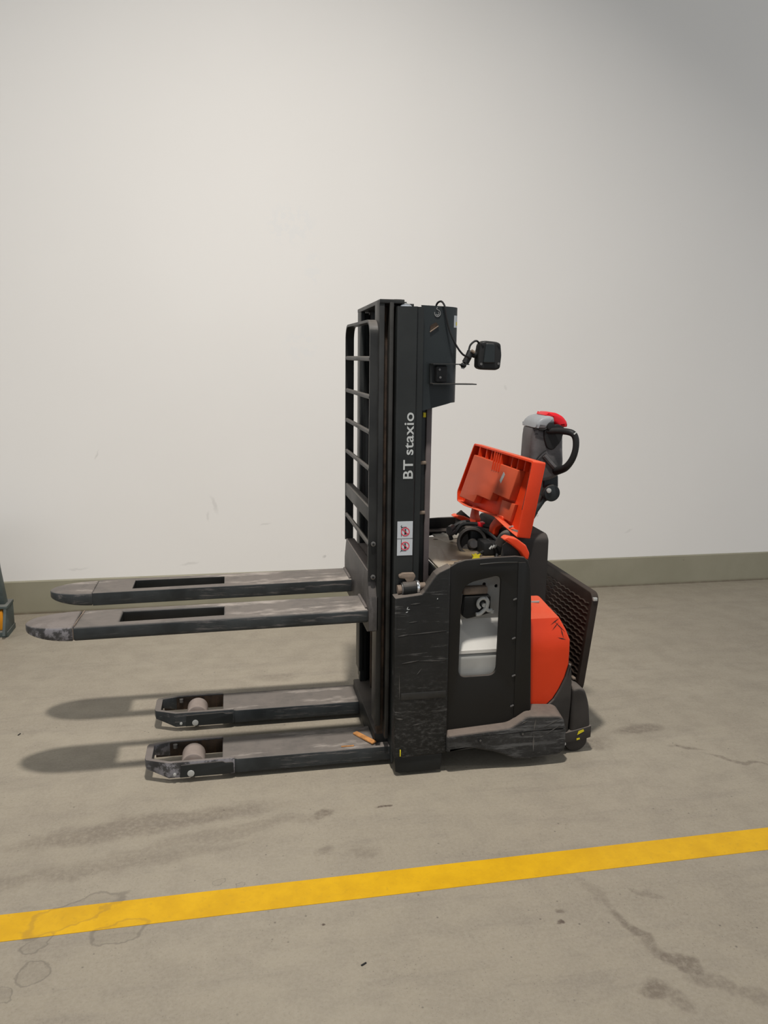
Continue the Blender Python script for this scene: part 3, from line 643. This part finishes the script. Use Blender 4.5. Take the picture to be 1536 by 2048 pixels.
P('knob', joinm([tube([(kx + .020 * math.cos(math.radians(a)), ky, kz + .004 + .020 * math.sin(math.radians(a))) for a in range(40, 260, 22)], .0062, 8, 2),
                 tube([(kx + .008, ky, kz + .025), (kx + .018, ky, kz + .010), (kx + .013, ky, kz - .018)], .0075, 8, 4),
                 tube([(kx + .013, ky, kz - .014), (kx - .010, ky, kz - .034), (kx - .026, ky, kz - .036)], .0075, 8, 4),
                 tube([(kx + .013, ky, kz - .014), (kx + .022, ky, kz - .024), (kx + .036, ky, kz - .022)], .0072, 8, 4),
                 tube([(kx + .036, ky, kz - .022), (kx + .038, ky, kz - .034)], .007, 8, 2),
                 cyl((kx + .005, ky, kz - .004), (kx + .005, 2.69, kz - .004), .008, n=12)]), 'knob', T, 'light grey three armed knob')

# ------------------------------------------------------------------ drive unit and trims between battery and tower
def orient(p, d): return Vector(p), (Vector(p) + Vector(d))
ax = Vector((-.35, -.85, .42)).normalized(); c0 = Vector((.935, 2.93, .785))
n_ = 28; bm = bmesh.new()
prof = [(.052, .05), (.058, .05), (.060, .0), (.058, -.003), (.048, -.003), (.046, .04), (.0, .04)]
rings = []; u = ax.orthogonal().normalized(); v_ = ax.cross(u)
for r, h in prof[:-1]: rings.append([bm.verts.new(c0 - ax * h + (u * math.cos(2 * math.pi * i / n_) + v_ * math.sin(2 * math.pi * i / n_)) * r) for i in range(n_)])
for i in range(len(rings) - 1):
    for a in range(n_): bm.faces.new((rings[i][a], rings[i][(a + 1) % n_], rings[i + 1][(a + 1) % n_], rings[i + 1][a]))
bm.faces.new(rings[0]); bm.faces.new(rings[-1])
mtr = P('pump_motor', from_bm(bm), 'rear', T, 'dark open pump motor housing')
P('motor_hub', cyl(c0 - ax * .04, c0 + ax * .008 + Vector((.01, 0, -.012)), .022, .017, 16, .003), 'tiller', mtr)
P('motor_block', box(.935, 1.035, 2.96, 3.12, .747, .825, .012, 3), 'black', mtr)
P('motor_clamp', box(.955, 1.03, 2.84, 2.93, .747, .80, .008, 2), 'rubber', mtr)
P('motor_cap', sphere((.885, 3.06, .800), .021, 10, (1, 1, .9)), 'tiller', mtr)
P('cap_rim', cyl((.872, 3.04, .812), (.892, 3.06, .816), .014, n=14), 'darkbolt', mtr)
for pts, r in ([(.90, 3.05, .79), (.93, 3.06, .825), (.98, 3.03, .835), (1.03, 2.98, .83)], .008), ([(.935, 2.99, .82), (.965, 2.96, .835), (1.0, 2.90, .82), (1.03, 2.86, .79)], .007), ([(.985, 2.88, .80), (.995, 2.84, .79), (1.0, 2.81, .77), (.99, 2.79, .752)], .006), ([(.90, 3.10, .755), (.90, 3.12, .79), (.95, 3.13, .82), (1.0, 3.12, .82)], .009), ([(.995, 2.87, .775), (.96, 2.85, .765), (.93, 2.84, .752)], .006):
    P('hose', tube(pts, r, 8, 5), 'rubber', mtr)
for i in range(3): P('terminal', cyl((.965 + .012 * i, 2.80 + .008 * i, .785), (.975 + .012 * i, 2.80 + .008 * i, .797), .004, n=8), 'bolt', mtr)
P('red_plug', box(.985, 1.012, 3.00, 3.03, .826, .846, .004), 'red', mtr, 'red plug')
P('pipe_elbow', tube([(1.005, 2.80, .80), (1.02, 2.79, .835), (1.045, 2.77, .845), (1.07, 2.76, .84)], .021, 12, 5), 'rear', mtr, 'thick dark hose elbow')
P('rear_gusset', prism([(.955, .748), (.965, .835), (.985, .850), (1.045, .800), (1.045, .748)], 'xz', 2.655, 2.662, .002), 'rear', T)
P('rear_gusset', prism([(.955, .748), (.965, .835), (.985, .850), (1.045, .800), (1.045, .748)], 'xz', my(2.662), my(2.655), .002), 'rear', T)
trim = rnd([(.956, .862), (.970, .873), (1.008, .864), (1.044, .838), (1.059, .808), (1.055, .784), (1.041, .786), (1.024, .812), (.992, .838)], .006, 3)
P('corner_trim', prism(trim, 'xz', 2.625, 2.668, .006, 3), 'orange', T, 'orange rounded corner trim')
P('corner_trim', prism([(x - .01, .80 + (z - .83) * .7) for x, z in trim], 'xz', my(2.668), my(2.625), .006, 3), 'orange', T, 'orange rounded corner trim, far side')
yel = P('yellow_clip', prism(rnd([(-.020, -.012), (-.010, -.007), (.010, -.008), (.020, -.013), (.012, .002), (.019, .014), (.006, .010), (-.004, .017), (-.006, .010), (-.018, .014), (-.011, .002)], .002, 2), 'xz', -.005, .005, .001), 'yellow', None, 'x')
bpy.data.objects.remove(yel)
ym = prism(rnd([(-.020, -.012), (-.010, -.007), (.010, -.008), (.020, -.013), (.012, .002), (.019, .014), (.006, .010), (-.004, .017), (-.006, .010), (-.018, .014), (-.011, .002)], .002, 2), 'xz', -.005, .005, .001)
ym.transform(Matrix.Translation((.905, 2.778, .7605)) @ Matrix.Rotation(math.radians(-15), 4, 'X'))
P('yellow_clip', ym, 'yellow', T, 'small yellow plastic clip on the battery lid')

# ------------------------------------------------------------------ limit switch / roller by the mast foot
hy = P('mast_roller', cyl((.584, 2.612, .700), (.633, 2.612, .703), .026, n=24, bev=.003), 'black', T, 'black roller with chrome rings at the mast foot')
P('chrome_ring', cyl((.633, 2.612, .704), (.643, 2.612, .704), .025, n=24, bev=.002), 'chrome', hy)
P('chrome_ring', cyl((.580, 2.612, .700), (.584, 2.612, .700), .023, n=24), 'darkbolt', hy)
P('roller_pin', cyl((.643, 2.612, .708), (.666, 2.612, .709), .012, n=14), 'tan', hy)
P('roller_pin', cyl((.566, 2.612, .698), (.580, 2.612, .699), .016, n=14), 'tan', hy)
P('roller_bracket', prism(rnd([(.571, .741), (.571, .750), (.585, .757), (.625, .757), (.630, .745), (.622, .728), (.600, .724), (.592, .738)], .003, 2), 'xz', 2.605, 2.625, .002), 'tan', hy)

# ------------------------------------------------------------------ straddle legs
for y0, worn in ((2.665, True), (3.068, False)):
    lg = P('straddle_leg', prism([[(-.055, y0 + .004), (-.010, y0 + .004), (-.002, y0), (.012, y0), (.60, y0), (.60, y0 + .176), (-.055, y0 + .176)]], 'xy', .020, .076, .004, 2), 'fork', T, 'near support leg on the floor' if worn else 'far support leg on the floor')
    outer = [(-.327, y0 + .045), (-.322, y0 + .030), (-.243, y0), (-.012, y0), (-.012, y0 + .014), (-.238, y0 + .014), (-.302, y0 + .040), (-.302, y0 + .140), (-.238, y0 + .164), (-.055, y0 + .164), (-.055, y0 + .178), (-.243, y0 + .178), (-.322, y0 + .150), (-.327, y0 + .135)]
    fr = prism(outer, 'xy', .020, .080, .002)
    for v in fr.vertices:
        if v.co.x < -.24 and v.co.z < .05: v.co.z += .030 * min(1, (-.24 - v.co.x) / .085)
        if v.co.x < -.24 and v.co.z >= .05: v.co.z += .004 * min(1, (-.24 - v.co.x) / .085)
    ft = P('leg_tip', fr, 'forktip' if worn else 'fork', lg, 'open wheel fork with scraped tip' if worn else 'open wheel fork')
    P('side_plate', prism(rnd([(-.205, .022), (-.20, .069), (-.055, .072), (-.045, .066), (-.020, .066), (-.016, .060), (-.018, .026), (-.03, .022)], .003, 2), 'xz', y0 - .004, y0 + .001, .001), 'mast', ft)
    P('inner_wall', box(-.300, -.055, y0 + .160, y0 + .1645, .022, .076, .001), 'rust', ft)
    for xx, zz, rr_, mt_ in ((-.166, .036, .0125, 'bolt'), (-.222, .036, .0055, 'bolt')):
        P('axle_bolt' if rr_ > .01 else 'rivet', cyl((xx, y0 - .0065, zz), (xx, y0 + .002, zz), rr_, n=20, bev=.0015), mt_, ft)
    wh = P('load_wheel', cyl((-.160, y0 + .045, .042), (-.160, y0 + .135, .042), .042, n=36, bev=.005), 'wheel', T, 'pale dusty load roller')
    P('wheel_hub', cyl((-.160, y0 + .036, .042), (-.160, y0 + .046, .042), .020, n=20), 'hub', wh)
    P('wheel_hub', cyl((-.160, y0 + .134, .042), (-.160, y0 + .144, .042), .020, n=20), 'hub', wh)
    P('axle', cyl((-.160, y0 + .012, .042), (-.160, y0 + .166, .042), .008, n=12), 'darkbolt', wh)
    P('pull_rod', cyl((-.228, y0 + .150, .060), (-.228, y0 + .150, .074), .008, n=12), 'darkbolt', ft)

# ------------------------------------------------------------------ raised orange lid (plane set by its hinge side)
A = Vector((1.083, 2.70, .844)); U = Vector((-.22496493, .97340595, .04326249)); V = Vector((.16408554, -.00591927, .98642835)); N = U.cross(V)
LM = Matrix((U, V, -N)).transposed().to_4x4(); LM.translation = A       # local z looks to the mast side (inside of the lid); mirrored basis handled below
def lid(me):
    me.transform(LM); bm = bmesh.new(); bm.from_mesh(me); bpy.data.meshes.remove(me); return from_bm(bm)
out = [(0, 0), (.001, .289), (.464, .289), (.527, .072), (.513, .032), (.428, .028), (.20, .036), (.10, .012)]
out = rnd(out, [.006, .008, .008, .01, .008, .01, .01, .01], 3)
ld = P('raised_lid', lid(prism(out, 'xy', -.004, 0)), 'orange', T, 'orange plastic service lid standing open, inside towards the mast')
def insp(pts, d):
    cx = sum(p[0] for p in pts) / len(pts); cy = sum(p[1] for p in pts) / len(pts)
    return [(cx + (x - cx) * (1 - d / abs(.25)), cy + (y - cy) * (1 - d / .14)) for x, y in pts]
inn = insp(out, .006)
fl = prism([out, inn], 'xy', 0, .040, .001)
for v in fl.vertices:
    if v.co.z > .02 and v.co.x < .03: v.co.z += .012
    if v.co.z > .02 and v.co.x > .44: v.co.z -= .012
P('lid_rim', lid(fl), 'orange', ld)
pan = [(.105, .238), (.439, .244), (.492, .056), (.371, .054), (.356, .089), (.256, .088), (.246, .122), (.130, .117)]
def panoff(p, s): return (p[0], p[1])
pm_ = prism(rnd(pan, .003, 2), 'xy', 0, .034, .003, 2)
P('lid_pan', lid(pm_), 'orangepan', ld, 'paler raised pan inside the lid')
P('lid_step', lid(prism([(.109, .106), (.121, .036), (.205, .040), (.202, .081), (.20, .106)], 'xy', 0, .016, .002)), 'orangepan', ld)
for uu in (.04, .078, .125, .165, .315, .355, .41):
    P('rib', lid(prism([(uu - .0025, .240), (uu + .0025, .240), (uu + .0025, .286), (uu - .0025, .286)], 'xy', 0, .030)), 'orange', ld)
for uu in (.236, .252, .268, .284):
    P('rib', lid(prism([(uu - .003, .208), (uu + .003, .208), (uu + .003, .286), (uu - .003, .286)], 'xy', 0, .037, .001)), 'orange', ld)
P('side_wall', lid(prism([(.026, .012), (.032, .012), (.032, .282), (.026, .282)], 'xy', 0, .030)), 'orange', ld)
for pts in ([(.375, .040), (.400, .038), (.402, -.010), (.395, -.030), (.375, -.036), (.352, -.028), (.350, -.008), (.366, .004), (.375, .02)],
            [(.165, .045), (.205, .045), (.232, .012), (.246, -.010), (.240, -.045), (.222, -.052), (.205, -.040), (.205, -.018), (.192, -.002), (.165, .012)]):
    P('hinge_hook', lid(prism(rnd(pts, .008, 3), 'xy', -.004, .020, .003, 2)), 'orange', ld)
P('barcode_label', lid(prism([(.204, .168), (.188, .205), (.200, .214), (.216, .178)], 'xy', .034, .0348)), 'letter', ld, 'small white label')
P('corner_slot', lid(prism([(.437, .215), (.452, .230), (.458, .262), (.440, .262)], 'xy', -.001, .002)), 'rubber', ld)
P('side_dark_strip', lid(prism([(.034, .26), (.037, .26), (.040, .10), (.037, .10)], 'xy', .0, .0305)), 'rear', ld)  # thin dark strip along the side wall of the lid
P('lid_glint', cyl(A + U * .075 + V * .028 - N * .03, A + U * .095 + V * .018 - N * .03, .0035, n=8), 'bolt', ld)  # small bright rod standing in for a white glint on the lid

# ------------------------------------------------------------------ tiller
ta = P('tiller_arm', prism(rnd([(1.120, .83), (1.215, .94), (1.225, .975), (1.220, 1.05), (1.285, 1.05), (1.288, 1.00), (1.284, .955), (1.262, .940), (1.240, .944), (1.165, .835)], .012, 4), 'xz', 2.925, 2.99, .008, 2), 'casing', T, 'black tiller arm')
P('pivot_boss', cyl((1.252, 2.900, .978), (1.252, 3.01, .978), .034, n=30, bev=.006), 'casing', ta)
P('pivot_pin', cyl((1.235, 2.893, .990), (1.235, 2.901, .990), .010, n=18, bev=.002), 'bolt', ta)
P('tiller_spring', cyl((1.17, YC, .85), (1.20, YC, .90), .02, n=14), 'rubber', ta)
body = rnd([(1.156, 1.06), (1.152, 1.120), (1.155, 1.206), (1.160, 1.238), (1.205, 1.232), (1.246, 1.240), (1.284, 1.235), (1.288, 1.150), (1.294, 1.095), (1.284, 1.052), (1.243, 1.030), (1.19, 1.022)], [.015, .01, .01, .004, .004, .01, .012, .02, .02, .02, .02, .02], 4)
hd = P('tiller_head', prism(body, 'xz', 2.895, 3.02, .020, 4), 'tiller', T, 'grey tiller head with red button and black loop handles')
P('head_cap', prism(rnd([(1.158, 1.239), (1.166, 1.262), (1.182, 1.277), (1.214, 1.286), (1.236, 1.280), (1.240, 1.262), (1.212, 1.240), (1.204, 1.235)], [.003, .008, .01, .01, .005, .005, .005, .003], 4), 'xz', 2.880, 3.03, .014, 3), 'tillertop', hd, 'light grey cap')
P('red_button', prism(rnd([(1.208, 1.286), (1.222, 1.297), (1.252, 1.296), (1.282, 1.282), (1.301, 1.260), (1.303, 1.240), (1.266, 1.236), (1.256, 1.246), (1.238, 1.256), (1.232, 1.272)], [.003, .006, .01, .01, .008, .003, .003, .004, .005, .004], 4), 'xz', 2.90, 3.01, .014, 3), 'red', hd, 'big red reversing button')
P('thumb_recess', prism(rnd([(1.200, 1.200), (1.200, 1.232), (1.225, 1.245), (1.255, 1.255), (1.286, 1.238), (1.270, 1.185), (1.240, 1.150), (1.215, 1.158)], .012, 4), 'xz', 2.886, 2.899, .004, 2), 'rubber', hd)
P('thumb_wheel', cyl((1.222, 2.874, 1.245), (1.222, 2.900, 1.245), .016, n=20, bev=.003), 'rubber', hd)
P('seam', tube([(1.168, 2.893, 1.105), (1.190, 2.889, 1.135), (1.212, 2.889, 1.152)], .002, 6, 4), 'rubber', hd)
P('seam', tube([(1.160, 2.885, 1.236), (1.195, 2.882, 1.232), (1.215, 2.880, 1.245), (1.235, 2.880, 1.262)], .0022, 6, 4), 'rubber', hd)
P('front_rib', tube([(1.205, 2.893, 1.130), (1.235, 2.890, 1.098), (1.262, 2.893, 1.072)], .010, 8, 4), 'tiller', hd)
lp = [(1.215, 2.895, 1.226), (1.250, 2.85, 1.230), (1.278, 2.81, 1.226), (1.291, 2.80, 1.205), (1.293, 2.80, 1.165), (1.286, 2.81, 1.125), (1.272, 2.83, 1.092), (1.262, 2.87, 1.075), (1.262, 2.91, 1.066)]
P('loop_handle', tube(lp, [.013, .013, .013, .0125, .012, .013, .014, .016, .018], 12, 5), 'rubber', hd, 'black loop handle')
P('loop_handle', tube([(x - .012 * (my(y) > 3.06), my(y) - .03 * max(0, my(y) - 3.02) / .1, z) for x, y, z in lp], [.013, .013, .013, .0125, .012, .013, .014, .016, .018], 12, 5), 'rubber', hd)
P('handle_clip', cyl((1.279, 2.792, 1.222), (1.288, 2.792, 1.229), .003, n=8), 'bolt', hd)

# ------------------------------------------------------------------ wood chips on the near leg
c1 = link('wood_chip', box(.378, .426, 2.684, 2.690, .0762, .0792, .001), 'wood', None, 0)
c1['label'] = 'thin straight wood splinter lying on the near leg of the stacker'; c1['category'] = 'wood chip'
cm = box(-.058, .058, -.011, .011, 0, .007, .002)
for v in cm.vertices: v.co.y += .012 * math.sin(v.co.x * 60) ; v.co.z += .004 * (v.co.x + .058) / .116
cm.transform(Matrix.Translation((.474, 2.735, .0762)) @ Matrix.Rotation(math.radians(-57), 4, 'Z'))
c2 = link('wood_chip', cm, 'wood', None, 0)
c2['label'] = 'broad orange wood piece lying against the mast foot'; c2['category'] = 'wood chip'

# ------------------------------------------------------------------ small dirt crumbs on the floor
for i, (x, y, lab) in enumerate([(.299, 1.700, 'dark curled crumb on the floor in front of the yellow line'), (1.46, 3.05, 'thin dark sliver on the floor right of the stacker'), (-.86, 3.15, 'dark speck on the floor below the fork tips')]):
    me = box(-.008, .008, -.002, .002, 0, .003, .0008)
    for v in me.vertices: v.co.y += (v.co.x * 30) ** 2 * .06
    me.transform(Matrix.Translation((x, y, 0)) @ Matrix.Rotation(.5 + i * 1.9, 4, 'Z'))
    o = link('dirt_crumb', me, 'rubber', None, 0); o['label'] = lab; o['category'] = 'debris'

# ------------------------------------------------------------------ rack foot at the left edge of the picture
R = thing('rack_foot', 'grey green steel post with base plate and orange block at the left edge', 'rack', (-1.33, 4.43, 0))
P('post', prism([(-1.42, .166), (-1.215, .166), (-1.237, .36), (-1.245, .60), (-1.42, .60)], 'xz', 4.40, 4.46, .003), 'rack', R)
P('base_plate', box(-1.48, -1.196, 4.36, 4.50, .150, .166, .003), 'rack', R)
P('side_plate', prism([(4.30, .02), (4.36, .150), (4.50, .150), (4.50, 0), (4.36, 0)], 'yz', -1.215, -1.200, .002), 'rack', R)
P('orange_block', box(-1.47, -1.222, 4.37, 4.48, .03, .14, .004), 'rackorange', R, 'orange block')
P('sole', prism([(-1.48, 0), (-1.196, 0), (-1.196, .028), (-1.48, .028)], 'xz', 4.34, 4.50, .002), 'rack', R)
